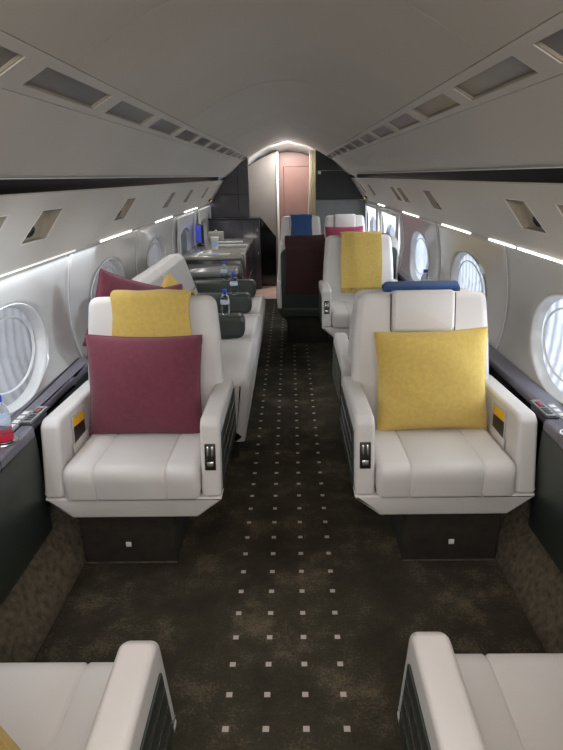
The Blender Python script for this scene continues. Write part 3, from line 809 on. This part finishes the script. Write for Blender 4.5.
# curtain gathered at the right of the doorway
bm = B(); n = 40; prof = []
rows = []
for k in range(14):
    z = .15+1.575*k/13; w = .10+.03*max(0, (.75-z)); row = []
    for i in range(n+1):
        u = i/n; row.append(bm.verts.new((.27+w*u-.02*math.sin(z*3), 7.765+.016*math.sin(u*28+z*1.2), z)))
    rows.append(row)
for A, Bq in zip(rows, rows[1:]):
    for i in range(n): bm.faces.new((A[i], A[i+1], Bq[i+1], Bq[i]))
o = obj('curtain', bm, 'curtain', ang=80); sm = o.modifiers.new('t', 'SOLIDIFY'); sm.thickness = .004
tag(o, 'cream curtain gathered at the right side of the far doorway', 'curtain')

# entry vestibule beyond the doorway
inner = [(-.62, 0), (-.62, 1.45), (-.50, 1.60), (-.36, 1.69), (-.2, 1.75), (0, 1.775), (.2, 1.75), (.36, 1.69), (.50, 1.60), (.62, 1.45), (.62, 0)]
outer_ = [(-.80, 0), (-.80, 1.40), (-.67, 1.515), (-.47, 1.68), (-.27, 1.79), (0, 1.855), (.27, 1.79), (.47, 1.68), (.67, 1.515), (.80, 1.40), (.80, 0)]
bm = B(); ra = [bm.verts.new((x, 7.75, z)) for x, z in outer_]; rm = [bm.verts.new((x*.97, 8.25, z*.995 if z else 0)) for x, z in outer_]; rb = [bm.verts.new((x*1.02, 8.42, z-.02 if z else 0)) for x, z in inner]
for A, Bq in ((ra, rm), (rm, rb)):
    for i in range(len(A)-1): bm.faces.new((A[i], A[i+1], Bq[i+1], Bq[i]))
o = struct('wall_entry', bm, 'white', ang=50); sm = o.modifiers.new('t', 'SOLIDIFY'); sm.thickness = .01; sm.offset = 1
# taupe panel left of the door, door, jamb
lp = [(-.60, 0), (-.155, 0), (-.155, 1.735), (-.25, 1.705), (-.36, 1.655), (-.50, 1.585), (-.60, 1.50)]
bm = B(); ext(bm, lp, 8.30, 8.34, .003, 'y', seg=1); struct('wall_partition', bm, 'brown', ang=20)
bm = B(); box(bm, -.155, 8.28, 0, -.125, 8.40, 1.74, .003); o = struct('trim_22', bm, 'white')
bm = B()
for z in (1.02, 1.33): box(bm, -.128, 8.29, z, -.115, 8.33, z+.04, .003)
obj('hinges', bm, 'chrome', o)
dp = [(-.16, 0), (.50, 0), (.50, 1.57), (.36, 1.655), (.2, 1.715), (.08, 1.735), (-.05, 1.735), (-.16, 1.72)]
bm = B(); ext(bm, dp, 8.44, 8.48, .003, 'y', seg=1); d = struct('door_1', bm, 'red', ang=20)
bm = B(); tube(bm, [(-.055, 8.438, .1), (-.055, 8.438, 1.545), (.40, 8.438, 1.545)], .0035, 6); obj('leaf_joint', bm, 'wood_dark', d)
# exit marker lights
for s, sn in ((-1, 'left'), (1, 'right')):
    y = 7.25; bm = B(); box(bm, -.012, -.06, -.014, .012, .06, .014, .004); o = obj('exit_marker', bm, 'black'); o.location = (s*.955, y, 1.155); o.rotation_euler = (0, s*math.radians(-34), 0)
    bm = B(); box(bm, -.0145, -.055, -.011, -.0115, .055, .011, .001) if s > 0 else box(bm, .0115, -.055, -.011, .0145, .055, .011, .001); obj('lit_face', bm, 'exit', o)
    tag(o, f'small orange lit marker on the {sn} wall panel near the far end', 'sign')

# red prints of the console bottles
for o, f in ((bl, 1), (brt, -1)):
    bm = B(); lathe(bm, [(.0292, .008), (.0294, .009), (.0294, .030), (.0292, .031)], (0, 0, 0), 24); obj('red_print', bm, 'redprint', o)

# ------------------------------------------------------------------ lights
def area(name, loc, rot, sx, sy, e, col=(1, 1, 1)):
    l = bpy.data.lights.new(name, 'AREA'); l.shape = 'RECTANGLE'; l.size = sx; l.size_y = sy; l.energy = e; l.color = col
    o = bpy.data.objects.new(name, l); C.objects.link(o); o.location = loc; o.rotation_euler = rot; return o
for s in (-1, 1):
    # reading lights of the service panels, washing down over the seats
    area('reading_wash', (s*.90, 4.3, 1.235), (0, s*math.radians(38), 0), .06, 6.0, 7.4, (1, .99, .98)).data.spread = math.radians(130)
    area('strip_wash', (s*.985, 4.4, 1.10), (0, s*math.radians(20), 0), .015, 6.4, 1.2 if s < 0 else .2, (1, .98, .95))
for s in (-1, 1):
    area('ceiling_fill_light', (s*.765, 5.0, 1.452), (0, s*math.radians(-142), 0), .012, 5.2, 5.2 if s < 0 else 4.2, (1, .98, .95))  # uplight added above the lip to brighten the ceiling
area('strip_wash', (-.975, 2.0, 1.098), (0, math.radians(-8), 0),   .012, 2.0, 2.2, (.80, .90, 1))  # cool wash added for the bluish window glow on the left wall
for y, tgt in ((1.74, (-1.04, 1.85, .98)), (3.62, (-1.04, 2.50, .84))):   # spots added to imitate window reflections on the left wall
    l = bpy.data.lights.new('wall_glow_spot', 'SPOT'); l.energy = 80 if y > 2 else 90; l.spot_size = math.radians(30); l.spot_blend = 1; l.shadow_soft_size = .12; l.color = (.80, .90, 1)
    o = bpy.data.objects.new('wall_glow_spot', l); C.objects.link(o); o.location = (.86, y, 1.262)
    o.rotation_euler = (Vector(tgt)-o.location).to_track_quat('-Z', 'Y').to_euler()
area('front_fill_light', (0, -.45, 1.62), (math.radians(58), 0, 0), 1.1, .35, 19, (1, .95, .91))  # unseen fill lamp added behind the camera to brighten seat fronts
area('forward_dome_light', (0, .45, 1.80), (0, 0, 0), .3, .6, 4, (1, .84, .74))
for y in WY:   # daylight through the right-hand windows
    area('window_daylight', (1.045, y, .80), (0, math.radians(90), 0), .30, .52, 1.3, (.84, .92, 1)).data.spread = math.radians(120)
area('entry_light', (.05, 8.05, 1.74), (0, 0, 0), .5, .3, 14, (1, .97, .94))
p = bpy.data.lights.new('entry_bulb', 'POINT'); p.energy = 4.5; p.shadow_soft_size = .06; p.color = (1, .95, .90)
po = bpy.data.objects.new('entry_bulb', p); C.objects.link(po); po.location = (0, 7.98, 1.64)

W = bpy.data.worlds.new('World'); S.world = W; W.use_nodes = True
bg = W.node_tree.nodes['Background']; bg.inputs['Color'].default_value = (.9, .92, 1, 1); bg.inputs['Strength'].default_value = .12

# ------------------------------------------------------------------ camera
cam = bpy.data.cameras.new('camera'); co = bpy.data.objects.new('camera', cam); C.objects.link(co)
cam.sensor_fit = 'AUTO'; cam.sensor_width = 36; cam.lens = 563/750*36; cam.clip_start = .02
R = Matrix(((0.9997354, 0.01398687, 0.01826182), (0.01255899, 0.33323179, -0.94276129), (-0.0192717, 0.94274119, 0.33296795)))
co.matrix_world = Matrix.Translation((.02, 0, 1.42)) @ R.to_4x4()
S.camera = co
S.view_settings.view_transform = 'Standard'; S.view_settings.look = 'None'; S.view_settings.gamma = 1; S.view_settings.exposure = 0
S.view_settings.use_curve_mapping = False
S.cycles.max_bounces = 8
